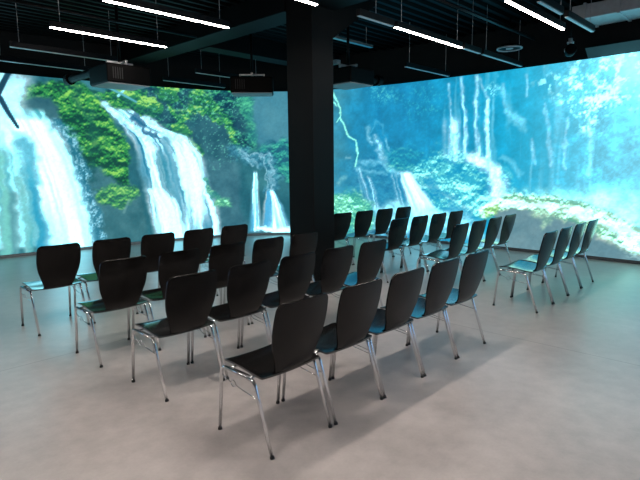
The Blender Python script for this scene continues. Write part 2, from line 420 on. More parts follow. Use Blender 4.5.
# near moss mound
m = poly([(4.89, 2.92), (5.08, 3.11), (5.50, 3.20), (5.79, 3.17), (6.13, 2.98), (6.40, 2.58), (6.68, 2.17), (6.78, 1.73), (6.76, 1.21), (6.55, 1.25), (6.25, 1.50), (5.96, 1.62), (5.74, 2.11), (5.44, 2.24), (5.22, 2.42), (4.94, 2.58)], 0.05, 0.12, 0.07)
put(m, moss(C(12, 74, 64), C(46, 146, 80), C(142, 216, 100), 0.4, 1.05))
m = poly([(4.93, 2.84), (5.13, 2.90), (5.39, 2.89), (5.51, 2.72), (5.53, 2.50), (5.61, 2.25), (5.34, 2.31), (5.15, 2.41), (4.95, 2.54)], 0.06, 0.08, 0.05)
put(m, tone(C(38, 92, 108), C(66, 120, 130), N_A*1.6-0.3))
m = stroke([(5.74, 3.06), (5.90, 2.78), (6.09, 2.42), (6.17, 1.92)], 0.07, 0.1, 0.7, 0.25, 0.15); put(m*0.55, C(24, 92, 84))
m = stroke([(5.38, 2.31), (5.63, 1.99), (5.82, 1.73), (6.00, 1.58)], 0.10, 0.14, 0.7, 0.2, 0.15); put(m*0.7, C(20, 86, 92))
m = poly([(6.10, 1.15), (6.39, 1.26), (6.83, 1.20), (6.90, 1.04), (6.73, 0.92), (6.52, 0.77), (6.29, 0.90), (6.10, 0.95)], 0.05, 0.1, 0.08)
put(m, moss(C(34, 104, 92), C(74, 164, 98), C(150, 216, 120), 0.4, 1.1))
put(stroke([(6.59, 0.68), (6.71, 0.92)], 0.03, 0.02)*0.5, C(120, 170, 170))
# second waterfall
m, n, a = fall([(6.34, 2.73), (6.59, 2.48), (6.91, 2.01), (7.00, 1.40), (7.12, 0.69), (7.22, 0.22), (7.25, -0.06)], [(6.80, 2.76), (7.22, 2.46), (7.97, 2.23), (8.32, 1.77), (8.45, 1.16), (8.59, 0.62), (8.67, -0.16)], 0.06, 11, 21, 0.05, 0.04, 0.8)
wt = np.clip((n-0.42)*3.0+0.5, 0, 1)
put(m, tone(C(20, 122, 156), C(222, 244, 255), wt))
m2 = poly([(7.19, 1.83), (7.46, 1.89), (7.59, 1.52), (7.67, 0.96), (7.48, 0.97), (7.28, 1.19)], 0.08, 0.12, 0.08); put(m2*0.65, tone(C(16, 108, 136), C(60, 160, 180), N_B))
m2 = stroke([(7.56, 2.14), (7.64, 1.62), (7.75, 1.20), (7.90, 0.65), (7.96, 0.10)], 0.10, 0.13, 0.7, 0.1, 0.08); put(m2*0.55, C(36, 140, 172))
for L_, R_, sd in (([(7.00, 2.01), (7.09, 1.52), (7.15, 1.19), (7.30, 0.79), (7.39, 0.04)], [(7.37, 2.02), (7.38, 1.56), (7.49, 1.18), (7.73, 0.77), (7.91, -0.01)], 61), ([(7.59, 2.23), (7.69, 1.73), (7.79, 1.09), (7.86, -0.01)], [(8.10, 2.19), (8.30, 1.73), (8.38, 1.07), (8.49, -0.05)], 63),
                 ([(7.07, 1.15), (7.29, 0.68), (7.34, -0.00)], [(7.44, 1.14), (7.68, 0.77), (7.82, -0.05)], 65)):
    m, n, a = fall(L_, R_, 0.16, 5, sd, 0.03, 0.03)
    put(m*np.clip((n-0.22)*2.6, 0, 1)*0.97, tone(C(190, 232, 252), C(248, 252, 255), n))
m = stroke([(6.32, 2.79), (6.59, 2.59), (6.93, 2.29), (7.20, 2.10)], 0.07, 0.09, 0.7, 0.1, 0.06); put(m*0.9, tone(C(140, 205, 240), C(240, 248, 255), N_B*1.5-0.2))
m = stroke([(7.11, 2.54), (7.39, 2.39), (7.63, 2.27), (7.97, 2.19)], 0.09, 0.08, 0.7, 0.1, 0.06); put(m*0.9, tone(C(150, 212, 240), C(245, 250, 255), N_B*1.5-0.2))
put(stroke([(6.80, 2.68), (7.13, 2.22), (7.45, 2.10)], 0.05, 0.05, 0.7, 0.2, 0.1)*0.7, C(16, 90, 130))
# near waterfall
m, n, a = fall([(3.74, 2.76), (3.62, 1.41), (3.50, 0.15)], [(5.27, 2.63), (5.42, 2.21), (5.62, 1.88), (5.77, 1.50), (5.88, 1.04), (5.96, 0.53), (6.04, -0.04)], 0.02, 20, 41, 0.06, 0.05, 0.5)
put(m, tone(C(64, 172, 190), C(164, 228, 235), (n-0.5)*2.6+0.5))
m = poly([(3.79, 3.34), (4.81, 3.32), (5.09, 3.25), (4.96, 2.79), (5.03, 2.51), (5.47, 2.25), (5.59, 1.99), (5.15, 1.91), (3.68, 2.06)], 0.14, 0.12, 0.05)
put(m*0.95, tone(C(140, 215, 240), C(240, 250, 255), N_D*1.8-0.15))
m, n, a = fall([(4.62, 2.46), (4.77, 2.08), (4.92, 1.55), (5.04, 1.01), (5.11, 0.54), (5.11, -0.01)], [(5.30, 2.60), (5.45, 2.17), (5.62, 1.84), (5.75, 1.47), (5.85, 1.00), (5.92, 0.53), (6.00, -0.03)], 0.14, 7, 45, 0.03, 0.02, 0.5)
put(m*0.98, tone(C(196, 236, 250), C(252, 254, 255), (n-0.35)*2.2))
m, n, a = fall([(4.39, 2.24), (4.36, 1.21), (4.30, 0.05)], [(4.85, 2.26), (5.06, 1.19), (5.13, -0.05)], 0.12, 7, 47, 0.05, 0.03, 0.45)
put(m*0.75*np.clip((n-0.3)*2.5, 0, 1), tone(C(96, 200, 208), C(200, 242, 244), n))
for pts, c, w in (([(4.57, 1.10), (4.55, 0.67), (4.51, 0.03)], C(84, 150, 160), 0.10), ([(4.78, 1.38), (4.82, 0.74), (4.84, 0.10)], C(110, 196, 200), 0.05), ([(4.51, 1.91), (4.50, 1.03), (4.45, 0.03)], C(120, 210, 200), 0.05), ([(5.00, 1.28), (5.05, 0.64), (5.10, 0.03)], C(40, 158, 196), 0.07),
                  ([(4.87, 2.09), (4.97, 1.73), (5.03, 1.33)], C(60, 178, 208), 0.10)):
    put(stroke(pts, w, w*1.2, 0.9, 0.1, 0.05)*0.8, c)
# spray at the near fall's edge
m = stroke([(5.45, 2.35), (5.61, 2.18), (5.76, 1.88), (5.87, 1.39), (5.95, 0.96), (6.04, 0.52), (6.08, 0.08)], 0.12, 0.10, 0.6, 0.1, 0.1)
put(m*0.5, C(36, 138, 176)); put(m*ss_(0.44, 0.64, 0.5*N_C+0.5*N_B)*0.75, C(176, 228, 245))
# dark twigs over the mist
put(stroke([(4.39, 2.55), (4.57, 2.89), (4.74, 3.21), (4.84, 3.32)], 0.06, 0.03, 0.3), C(24, 70, 92))
put(stroke([(4.40, 2.98), (4.59, 2.79), (4.69, 2.56), (4.82, 2.31)], 0.055, 0.03, 0.3), C(24, 72, 96))
put(stroke([(6.62, 2.98), (6.74, 3.10), (6.83, 3.19)], 0.025, 0.015, 0.4), C(150, 220, 225)); put(stroke([(6.40, 3.15), (6.70, 3.02), (6.97, 2.89)], 0.025, 0.02, 0.4), C(90, 180, 195))
# third little fall, right of the dark rock
m = stroke([(9.06, 1.90), (9.23, 1.81), (9.40, 1.67), (9.63, 1.76), (9.81, 1.58), (9.87, 1.31), (9.79, 1.04)], 0.17, 0.12, 0.5, 0.15, 0.12)
put(m*0.8, tone(C(34, 108, 136), C(96, 178, 204), (GZ-0.2)*1.3))
for pts, w in (([(9.06, 1.94), (9.21, 1.90), (9.36, 1.76), (9.49, 1.58)], 0.035), ([(9.36, 1.83), (9.59, 1.85), (9.77, 1.76), (9.87, 1.53), (9.89, 1.22), (9.79, 1.04)], 0.035), ([(9.14, 1.81), (9.29, 1.72), (9.40, 1.54)], 0.03), ([(9.63, 1.76), (9.72, 1.49), (9.73, 1.08)], 0.025), ([(9.80, 1.45), (9.84, 1.08)], 0.03)):
    put(stroke(pts, w*0.9, w*0.9, 0.9, 0.08, 0.12)*np.clip(N_B*1.2, 0, 1)*0.85, C(176, 226, 244))
m, n, a = fall([(9.42, 1.45), (9.38, 0.82), (9.31, 0.09)], [(9.51, 1.45), (9.54, 0.81), (9.56, 0.08)], 0.25, 4, 81, 0.02, 0.01)
put(m, tone(C(80, 180, 220), C(235, 250, 255), (n-0.3)*2.2))
m, n, a = fall([(9.73, 1.04), (9.65, 0.63), (9.59, 0.10)], [(9.86, 1.04), (10.06, 0.67), (10.26, 0.09)], 0.14, 7, 83, 0.02, 0.02)
put(m, tone(C(80, 180, 225), C(240, 250, 255), (n-0.36)*2.6))
put(stroke([(9.50, 0.15), (9.82, 0.09), (10.23, 0.11)], 0.05, 0.07, 0.7, 0.05, 0.06), C(232, 250, 255))
put(poly([(8.57, 0.84), (8.75, 0.88), (8.93, 0.81), (8.90, 0.67), (8.65, 0.66), (8.52, 0.75)], 0.05, 0.06, 0.08), moss(C(60, 150, 130), C(110, 205, 160), C(175, 240, 195)))
put(stroke([(8.37, 1.29), (8.49, 1.02), (8.62, 0.84)], 0.07, 0.06, 0.6, 0.1, 0.1)*0.8, moss(C(40, 130, 130), C(80, 180, 150), C(140, 220, 170)))

# ---- right half: blue haze with thin falls
SR = [(10.78, 1.93)][0][0]
right = ss_(SR-0.1, SR+0.1, SS)
s5, s6 = [(12.83, 1.88)][0][0], [(17.18, 1.76)][0][0]
g = np.clip((SS-s5)/(s6-s5), 0, 1)
base = tone(C(26, 140, 186), C(18, 164, 206), g*2.0)
base = mix(base, np.broadcast_to(C(120, 212, 238), IMG.shape), ss_(0.40, 1.0, g))
base = mix(np.broadcast_to(C(70, 148, 168), IMG.shape), base, ss_(s5-2.2, s5-0.5, SS+WX*0.8))
base = base*((0.82+0.36*N_A)*(1-g*0.75)+(0.94+0.12*N_A)*g*0.75)[..., None]
put(right, np.clip(base, 0, 255))
streak = vnoise(SS*10+WX*1.5, ZZ*0.8, 301)*0.6+vnoise(SS*24+WX*2, ZZ*1.2, 303)*0.4
R_ = lambda pts, soft=0.2, warp=0.2, fine=0.06: poly(pts, soft, warp, fine)
put(R_([(13.69, 3.38), (17.20, 3.36), (17.36, 1.08), (15.34, 1.02), (13.73, 1.66)])*np.clip((streak-0.56)*3.5, 0, 1)*0.5, C(150, 226, 250))
put(R_([(12.13, 3.25), (13.69, 3.29), (13.73, 1.86), (12.83, 1.68), (12.36, 2.10)])*np.clip((streak-0.5)*3, 0, 1)*0.3, C(10, 110, 165))
put(R_([(12.70, 3.10), (13.70, 3.20), (13.84, 2.62), (12.94, 2.38)])*ss_(0.6, 0.75, N_C)*0.5, C(70, 200, 205))
put(R_([(12.17, 3.15), (12.47, 3.22), (12.63, 2.91), (12.36, 2.83)])*ss_(0.5, 0.7, N_C)*0.7, C(110, 230, 220))
# pale rock outline and left cascades
put(R_([(11.66, 1.74), (12.18, 1.73), (12.65, 1.51), (12.88, 1.30), (12.84, 0.63), (11.71, 0.59)], 0.15)*0.6, tone(C(30, 120, 165), C(70, 170, 200), GZ))
for pts, w, c in (([(12.04, 2.37), (12.06, 2.20), (12.13, 2.07)], 0.045, C(150, 220, 245)), ([(12.27, 2.15), (12.32, 1.94), (12.41, 1.72), (12.55, 1.57)], 0.06, C(180, 228, 250)), ([(12.55, 1.57), (12.74, 1.45), (12.93, 1.37)], 0.05, C(150, 220, 245)),
                  ([(11.83, 1.65), (12.08, 1.60), (12.36, 1.62), (12.65, 1.51)], 0.04, C(120, 208, 240)), ([(11.85, 1.52), (12.18, 1.43), (12.55, 1.39)], 0.035, C(110, 200, 230)), ([(12.13, 2.28), (12.29, 2.48), (12.43, 2.39), (12.50, 2.10), (12.53, 1.85)], 0.02, C(70, 176, 215)),
                  ([(11.38, 1.17), (11.57, 1.34)], 0.04, C(120, 196, 210)), ([(11.57, 1.74), (11.62, 1.76)], 0.04, C(170, 220, 230)), ([(12.50, 2.10), (12.53, 1.89)], 0.03, C(120, 205, 235))):
    put(stroke(pts, w, w*1.1, 0.9, 0.06, 0.07)*np.clip(0.1+N_B*1.1, 0, 1), c)
for L_, R2, sd in (([(11.76, 1.52), (11.83, 1.12), (11.90, 0.69)], [(11.90, 1.52), (12.04, 1.13), (12.20, 0.70)], 71), ([(12.06, 1.34), (12.16, 1.04), (12.21, 0.61)], [(12.16, 1.34), (12.27, 1.04), (12.37, 0.61)], 73), ([(12.62, 1.39), (12.70, 1.09), (12.77, 0.71)], [(12.74, 1.39), (12.84, 1.09), (12.96, 0.72)], 75)):
    m, n, a = fall(L_, R2, 0.2, 4, sd, 0.02, 0.03)
    put(m*np.clip((n-0.3)*2.2, 0, 1)*0.75, tone(C(130, 214, 240), C(225, 240, 252), n))
# pale branch
for pts, w in (([(11.23, 3.21), (11.34, 2.99), (11.43, 2.82), (11.43, 2.60), (11.50, 2.47), (11.64, 2.21), (11.80, 2.12), (11.83, 1.90), (11.80, 1.56)], 0.024), ([(11.43, 2.60), (11.34, 2.52)], 0.02), ([(11.23, 3.00), (11.34, 2.86)], 0.02)):
    put(stroke(pts, w, w*0.7, 0.5, 0.03, 0.03), C(150, 235, 215))
# bush mounds
put(R_([(12.36, 1.89), (12.64, 1.97), (12.96, 2.00), (13.28, 1.87), (13.47, 1.57), (13.38, 1.35), (12.92, 1.51), (12.51, 1.60)], 0.12)*0.75, moss(C(20, 130, 170), C(40, 165, 185), C(110, 220, 205), 0.4, 1.1))
put(R_([(13.15, 1.59), (13.51, 1.82), (13.86, 1.89), (14.28, 1.73), (14.60, 1.65), (14.95, 1.43), (15.16, 0.99), (15.08, 0.66), (14.40, 0.47), (13.76, 0.39), (13.42, 0.74)], 0.15, 0.2, 0.12)*0.9, moss(C(22, 156, 200), C(92, 212, 220), C(190, 248, 232), 0.35, 1.0))
put(stroke([(13.53, 0.74), (13.79, 0.91), (14.13, 1.00), (14.39, 0.82)], 0.12, 0.14, 0.9, 0.15, 0.12)*0.8, moss(C(60, 190, 215), C(140, 232, 225), C(215, 250, 235), 0.4, 1.2))
put(stroke([(13.74, 1.27), (14.08, 1.35), (14.41, 1.24)], 0.10, 0.12, 0.9, 0.15, 0.12)*0.7, moss(C(60, 190, 215), C(140, 232, 225), C(205, 248, 235), 0.4, 1.2))
put(stroke([(13.48, 1.27), (13.66, 1.03), (13.97, 0.88)], 0.10, 0.08, 0.9, 0.15, 0.12)*0.55, C(20, 140, 200))
put(R_([(13.93, 0.76), (14.31, 0.78), (14.48, 0.48), (13.89, 0.44)], 0.1)*0.5, C(60, 165, 220))
# grass at the left foot
put(R_([(11.09, 0.81), (11.28, 0.94), (11.66, 1.01), (11.99, 0.91), (12.18, 0.65), (12.28, 0.13), (11.09, 0.08)], 0.12, 0.1, 0.15), moss(C(60, 170, 160), C(110, 215, 180), C(185, 245, 205), 0.25, 1.1))
# foamy fall, left
m, n, a = fall([(12.83, 1.43), (12.93, 1.05), (13.08, 0.60), (13.18, 0.27)], [(13.11, 1.43), (13.39, 1.02), (13.76, 0.59), (14.03, 0.33)], 0.12, 5, 91, 0.03, 0.03)
put(m*0.97, tone(C(176, 214, 248), C(250, 246, 255), (n-0.25)*2))
put(R_([(12.23, 0.70), (12.84, 0.76), (13.97, 0.60), (14.60, 0.41), (14.61, 0.22), (12.28, 0.04)], 0.12)*0.85, tone(C(130, 220, 240), C(215, 245, 250), N_A*1.6-0.3))
# tall thin falls
for top, bot, w, sd in (([(13.89, 3.10)], [(13.95, 2.31)], 0.05, 1), ([(13.95, 2.35)], [(13.98, 1.81)], 0.17, 2), ([(14.15, 3.18)], [(14.25, 2.40)], 0.07, 3), ([(14.25, 2.44)], [(14.25, 1.80)], 0.08, 4), ([(14.45, 3.18)], [(14.50, 1.72)], 0.07, 5), ([(14.68, 2.73)], [(14.69, 1.72)], 0.07, 6),
                        ([(14.47, 3.18)], [(14.71, 2.73)], 0.05, 7), ([(14.95, 2.99)], [(15.00, 2.49)], 0.05, 8), ([(15.48, 1.98)], [(15.55, 1.55)], 0.05, 9), ([(15.69, 2.56)], [(15.86, 1.55)], 0.06, 10), ([(16.06, 2.28)], [(16.09, 1.46)], 0.045, 11), ([(15.37, 3.09)], [(15.37, 2.76)], 0.05, 12), ([(16.43, 2.29)], [(16.46, 1.38)], 0.045, 13)):
    put(stroke([top[0], bot[0]], w*(0.75 if sd == 2 else 0.5), w*(0.9 if sd == 2 else 0.6), 0.8, 0.05, 0.035)*(0.95 if sd < 7 else 0.5)*np.clip(0.55+(streak-0.35)*1.6, 0, 1), tone(C(150, 218, 248), C(240, 242, 255), N_B*1.6-0.2))
# pink-white slide
put(stroke([(14.36, 1.71), (14.60, 1.61), (14.80, 1.43), (14.89, 1.21), (14.93, 1.02)], 0.09, 0.17, 0.7, 0.08, 0.06)*0.9, tone(C(170, 226, 246), C(250, 240, 252), N_B*1.8-0.2))
for pts in ([(15.00, 2.49), (15.17, 2.41), (15.29, 2.27)], [(14.95, 1.64), (15.13, 1.57), (15.29, 1.37)], [(14.85, 2.98), (15.01, 2.74), (15.08, 2.49)], [(15.14, 2.38), (15.25, 2.30), (15.36, 2.12)]):
    put(stroke(pts, 0.04, 0.05, 0.9, 0.1, 0.06)*0.55, C(130, 220, 246))
put(R_([(14.67, 3.02), (14.85, 3.07), (14.90, 2.78), (14.75, 2.76)], 0.1)*ss_(0.5, 0.66, N_C)*0.8, C(170, 240, 245))
# foliage top right
LX = fbm(SS*7.5+WX*2, ZZ*8.5, 401, 3, 0.6)
m = R_([(15.86, 3.08), (16.53, 3.21), (17.21, 3.25), (17.26, 2.49), (16.72, 2.36), (16.53, 2.16), (16.32, 2.20), (16.05, 2.41), (15.81, 2.66)], 0.2, 0.25, 0.12)
put(m*0.5, C(120, 218, 238)); put(m*ss_(0.50, 0.66, LX*0.65+N_C*0.35)*0.95, tone(C(190, 244, 246), C(238, 254, 252), N_B))
m = R_([(15.46, 3.03), (15.73, 3.06), (15.81, 2.79), (15.51, 2.69)], 0.15, 0.2, 0.1); put(m*ss_(0.54, 0.66, LX)*0.8, C(190, 242, 248))
m = R_([(16.26, 2.62), (16.56, 2.62), (16.69, 2.36), (16.53, 2.16), (16.22, 2.34)], 0.12, 0.15, 0.1); put(m*ss_(0.44, 0.6, LX*0.5+N_C*0.5)*0.9, C(222, 250, 252))
m = R_([(16.52, 3.27), (17.20, 3.31), (17.25, 2.64), (16.89, 2.77)], 0.35); put(m*0.6, C(222, 246, 252))
# haze over the pool and the mossy bank
m = R_([(14.97, 0.91), (15.52, 1.08), (16.19, 1.03), (16.80, 1.14), (17.35, 1.16), (17.40, 0.40), (16.69, 0.57), (16.05, 0.75), (14.98, 0.69)], 0.18, 0.12, 0.1); put(m*0.85, tone(C(150, 232, 240), C(215, 252, 240), N_A*1.6-0.3+0.4*(N_C-0.5)))
m = R_([(14.88, 0.80), (15.07, 0.92), (15.70, 0.92), (16.20, 0.86), (16.67, 0.75), (17.40, 0.46), (18.04, 0.31), (18.10, -0.42), (14.81, -1.00)], 0.05, 0.06, 0.05)
put(m, tone(C(88, 132, 146), C(116, 154, 164), N_A*1.5-0.2))
m = stroke([(14.63, 0.64), (14.86, 0.78), (15.09, 0.86), (15.42, 0.90), (15.79, 0.86), (16.04, 0.80), (16.37, 0.72), (16.68, 0.59), (16.99, 0.45), (17.34, 0.36)], 0.09, 0.22, 0.4, 0.06, 0.07)
put(m, moss(C(96, 176, 150), C(196, 240, 196), C(250, 254, 226), 0.45, 1.3))
put(stroke([(14.86, 0.82), (15.35, 0.89), (16.04, 0.82), (16.68, 0.62), (17.34, 0.42)], 0.04, 0.10, 0.9, 0.06, 0.08)*0.8, C(246, 255, 232))
put(R_([(14.67, 0.72), (14.86, 0.84), (15.05, 0.81), (14.99, 0.62), (14.72, 0.53)], 0.08)*0.7, moss(C(60, 140, 90), C(130, 205, 110), C(215, 250, 160)))
put(stroke([(15.64, 0.73), (15.82, 0.60), (15.92, 0.67), (16.05, 0.75)], 0.10, 0.08, 0.8, 0.1, 0.12)*0.8, moss(C(120, 175, 160), C(175, 225, 190), C(225, 248, 210)))
m = R_([(16.74, 0.59), (17.40, 0.46), (17.43, -0.01), (17.16, 0.02), (16.88, 0.25)], 0.1, 0.1, 0.1); put(m*ss_(0.46, 0.62, N_B)*0.8, C(170, 214, 214))
IMG = np.clip(IMG*(0.93+0.14*N_C)[..., None], 0, 255)/255.0
LIN = np.where(IMG <= 0.04045, IMG/12.92, ((IMG+0.055)/1.055)**2.4)
LIN = LIN*(1+ss_(0.45, 1.0, LIN.mean(-1))[..., None]*np.array([0.2, 2.2, 2.6]))          # the projector's whites are far brighter than its mid tones

# the screen itself: a thin curved sheet, front carries the picture
verts = []
fx, fy = path_at(sv, 0.0)
V = np.zeros((NZ, NS, 3)); V[..., 0] = fx; V[..., 1] = fy; V[..., 2] = ZZ
idx = np.arange(NZ*NS).reshape(NZ, NS)
F = np.stack([idx[:-1, :-1], idx[1:, :-1], idx[1:, 1:], idx[:-1, 1:]], -1).reshape(-1, 4)
me = bpy.data.meshes.new('projection_screen')
me.vertices.add(NZ*NS); me.vertices.foreach_set('co', V.ravel())
me.loops.add(F.size); me.loops.foreach_set('vertex_index', F.ravel())
me.polygons.add(len(F)); me.polygons.foreach_set('loop_start', np.arange(0, F.size, 4)); me.polygons.foreach_set('loop_total', np.full(len(F), 4))
me.update(calc_edges=True)
at = me.color_attributes.new('picture', 'FLOAT_COLOR', 'POINT')
at.data.foreach_set('color', np.concatenate([LIN.reshape(-1, 3), np.ones((NZ*NS, 1))], 1).ravel())
pm = bpy.data.materials.new('projected_picture'); pm.use_nodes = True
nt = pm.node_tree; pb = nt.nodes['Principled BSDF']
an = nt.nodes.new('ShaderNodeAttribute'); an.attribute_name = 'picture'
pb.inputs['Base Color'].default_value = (0.03, 0.03, 0.03, 1); pb.inputs['Roughness'].default_value = 0.8; pb.inputs['Specular IOR Level'].default_value = 0.1
nt.links.new(an.outputs['Color'], pb.inputs['Emission Color']); pb.inputs['Emission Strength'].default_value = SCREEN_GAIN
me.materials.append(pm)
scr = bpy.data.objects.new('projection_screen', me); COL.objects.link(scr)
sol = scr.modifiers.new('thickness', 'SOLIDIFY'); sol.thickness = 0.015; sol.offset = 1.0
tag(scr, 'giant curved projection screen showing turquoise waterfalls over mossy rocks', 'screen')

# ------------------------------------------------------------------ chairs
def lerp_prof(prof, t):
    """profile rows (y, z, half width); t in 0..1 over the polyline's length, smoothed"""
    P = np.array(prof, float); d = np.hypot(np.diff(P[:, 0]), np.diff(P[:, 1])); c = np.concatenate([[0], np.cumsum(d)]); x = t*c[-1]
    i = min(max(int(np.searchsorted(c, x))-1, 0), len(P)-2); u = (x-c[i])/(c[i+1]-c[i])
    p0 = P[i-1] if i else 2*P[0]-P[1]; p1, p2 = P[i], P[i+1]; p3 = P[i+2] if i+2 < len(P) else 2*P[-1]-P[-2]
    return 0.5*((2*p1)+(-p0+p2)*u+(2*p0-5*p1+4*p2-p3)*u*u+(-p0+3*p1-3*p2+p3)*u**3), x, c[-1]

def shell(prof, round_start, round_end, dish, thick=0.011, nt_=28, nx=15):
    bm = bmesh.new(); ts = sorted(set(list(np.linspace(0, 1, nt_))+[0.004, 0.012, 0.025, 0.045, 0.07, 0.93, 0.955, 0.975, 0.988, 0.996]))
    cen = []
    for t in ts:
        q, x, tot = lerp_prof(prof, t)
        w = q[2]
        if round_start and x < round_start: w = w-round_start+math.sqrt(max(0, round_start**2-(round_start-x)**2))
        if round_end and tot-x < round_end: w = w-round_end+math.sqrt(max(0, round_end**2-(round_end-(tot-x))**2))
        cen.append((q[0], q[1], w))
    top, bot = [], []
    for i, (y, z, w) in enumerate(cen):
        a = cen[max(i-1, 0)]; b = cen[min(i+1, len(cen)-1)]
        d = Vector((0, b[0]-a[0], b[1]-a[1])).normalized(); n = Vector((0, d.z, -d.y))
        if n.z < -0.2 or (abs(n.z) <= 0.2 and n.y < 0): n = -n
        if d.z > 0.5 and n.y < 0: n = -n
        r1, r2 = [], []
        for k in range(nx):
            s = -1+2*k/(nx-1)
            p = Vector((s*w, y, z))+n*(dish*(s*s-0.33)*(w/0.2)**2)
            r1.append(bm.verts.new(p+n*thick/2)); r2.append(bm.verts.new(p-n*thick/2))
        top.append(r1); bot.append(r2)
    m_ = len(cen)
    for i in range(m_-1):
        for k in range(nx-1):
            bm.faces.new((top[i][k], top[i][k+1], top[i+1][k+1], top[i+1][k]))
            bm.faces.new((bot[i][k], bot[i+1][k], bot[i+1][k+1], bot[i][k+1]))
        bm.faces.new((top[i][0], top[i+1][0], bot[i+1][0], bot[i][0]))
        bm.faces.new((top[i][-1], bot[i][-1], bot[i+1][-1], top[i+1][-1]))
    for k in range(nx-1):
        bm.faces.new((top[0][k], bot[0][k], bot[0][k+1], top[0][k+1]))
        bm.faces.new((top[-1][k], top[-1][k+1], bot[-1][k+1], bot[-1][k]))
    bmesh.ops.recalc_face_normals(bm, faces=bm.faces)
    return bm

SEAT = [(0.458, 0.426, 0.212), (0.445, 0.440, 0.220), (0.40, 0.448, 0.226), (0.33, 0.447, 0.227), (0.25, 0.440, 0.226), (0.18, 0.431, 0.227), (0.13, 0.426, 0.228), (0.088, 0.424, 0.228)]
BACK = [(0.112, 0.423, 0.132), (0.094, 0.432, 0.133), (0.078, 0.453, 0.138), (0.063, 0.488, 0.150), (0.047, 0.543, 0.170), (0.029, 0.608, 0.191), (0.012, 0.678, 0.201), (-0.004, 0.748, 0.203), (-0.017, 0.811, 0.198), (-0.027, 0.855, 0.191)]
FOOT_F, TOP_F, TOP_R, FOOT_R = (0.490, 0.012), (0.447, 0.419), (0.150, 0.4045), (0.014, 0.012)
LX_ = 0.2335
def make_chair():
    root = empty('stacking_chair', (0, 0, 0))
    o = link('seat', shell(SEAT, 0.045, 0.012, 0.008), M['seat'], root, True)
    o.data.set_sharp_from_angle(angle=math.radians(50))
    o = link('backrest', shell(BACK, 0, 0.04, 0.016), M['veneer'], root, True)
    o.data.set_sharp_from_angle(angle=math.radians(50))
    for sx in (-1, 1):
        x = sx*LX_
        fr = [(x, *FOOT_F)]+arc((x, *FOOT_F), (x, *TOP_F), (x, *TOP_R), 0.045)
        rr = [(x, *FOOT_R)]+arc((x, *FOOT_R), (x, *TOP_R), (x, *TOP_F), 0.05)
        for pts, foot in ((fr, FOOT_F), (rr, FOOT_R)):
            lo = link('leg', tube(bmesh.new(), pts, 0.0105, 12), M['chrome'], root, True)
            d = (Vector(pts[1])-Vector(pts[0])).normalized()
            a = Vector(pts[0])+d*(-0.012/d.z)
            link('foot_cap', tube(bmesh.new(), [a, a+d*0.014, a+d*0.017], [0.0128, 0.0128, 0.0108], 12), M['rubber'], lo, False)
        link('seat_rail', tube(bmesh.new(), [fr[-1], rr[-1]], 0.0105, 12), M['chrome'], root, True)
        # linking wire between the legs, ending in a small hook loop
        xi = x-sx*0.004
        wb = tube(bmesh.new(), [(xi, 0.112, 0.300), (xi, 0.18, 0.307), (xi, 0.262, 0.317)], 0.0028, 8)
        tube(wb, [(xi, 0.262, 0.317), (xi+sx*0.006, 0.30, 0.330)]+[(xi+sx*0.008, 0.335-0.022*math.cos(t), 0.338+0.020*math.sin(t)) for t in np.linspace(0, 2*math.pi, 15)], 0.0024, 8)
        tube(wb, [(xi+sx*0.008, 0.357, 0.338), (xi+sx*0.006, 0.40, 0.350), (xi, 0.456, 0.36)], 0.0024, 8)
        link('linking_wire', wb, M['chrome'], root, True)
        link('loop_plate', box(bmesh.new(), min(x-sx*0.018, x+sx*0.004), max(x-sx*0.018, x+sx*0.004), 0.19, 0.40, 0.4165, 0.4215), M['chrome'], root)
    for y, z in ((0.36, 0.424), (0.19, 0.4085)):
        link('cross_rail', tube(bmesh.new(), [(-LX_, y, z), (LX_, y, z)], 0.007, 10), M['chrome'], root, True)
    return root

def copy_tree(o, parent=None):
    c = o.copy(); COL.objects.link(c)
    if parent: c.parent = parent
    for ch in list(o.children): copy_tree(ch, c)
    return c

ORD = ['leftmost', 'second from left', 'third from left', 'fourth from left', 'fifth from left']
ORD4 = ['leftmost', 'second from left', 'third from left', 'rightmost']
ROWS_L = [((-0.008, -0.026), 'row nearest the camera'), ((-0.047, 1.030), 'second row from the camera'), ((-0.084, 1.970), 'third row from the camera'), ((-0.142, 3.190), 'farthest row')]
PITCH = {'row nearest the camera': 0.5, 'second row from the camera': 0.503, 'third row from the camera': 0.512, 'farthest row': 0.522}
SPOTS = []
for (u0, v0), rn in ROWS_L:
    for k in range(5):
        SPOTS.append((u0+0.25+PITCH[rn]*k-(0.016 if v0 < 0 and k == 0 else 0.0), v0, 0.0, 'left', 'black chrome-legged chair, %s in the %s, left block' % ((ORD[k] if k < 4 else 'rightmost'), rn), 'chairs of the left block'))
RT = math.radians(0.71)
RIGHT = [([(3.72+math.cos(RT)*(0.25+0.5*k), 0.006+math.sin(RT)*(0.25+0.5*k)) for k in range(4)], RT, 'nearest row'),
         ([(4.04+0.5*k, 1.10+0.015*k) for k in range(4)], 0.030, 'second nearest row'),
         ([(4.10+0.502*k, 2.05-0.004*k) for k in range(4)], -0.008, 'third nearest row'),
         ([(4.285+0.503*k, 3.24-0.03*k) for k in range(4)], -0.060, 'farthest row')]
for pts, yaw, rn in RIGHT:
    for k, (x, y) in enumerate(pts):
        SPOTS.append((x, y, yaw, 'right', 'black chrome-legged chair, %s in the %s of right block' % (ORD4[k], rn), 'chairs of the right block'))
chair0 = make_chair()
for i, (x, y, rz, blk, lab, grp) in enumerate(SPOTS):
    c = chair0 if i == 0 else copy_tree(chair0)
    c.location = (x, y, 0); c.rotation_euler = (0, 0, rz)
    tag(c, lab, 'chair', grp)

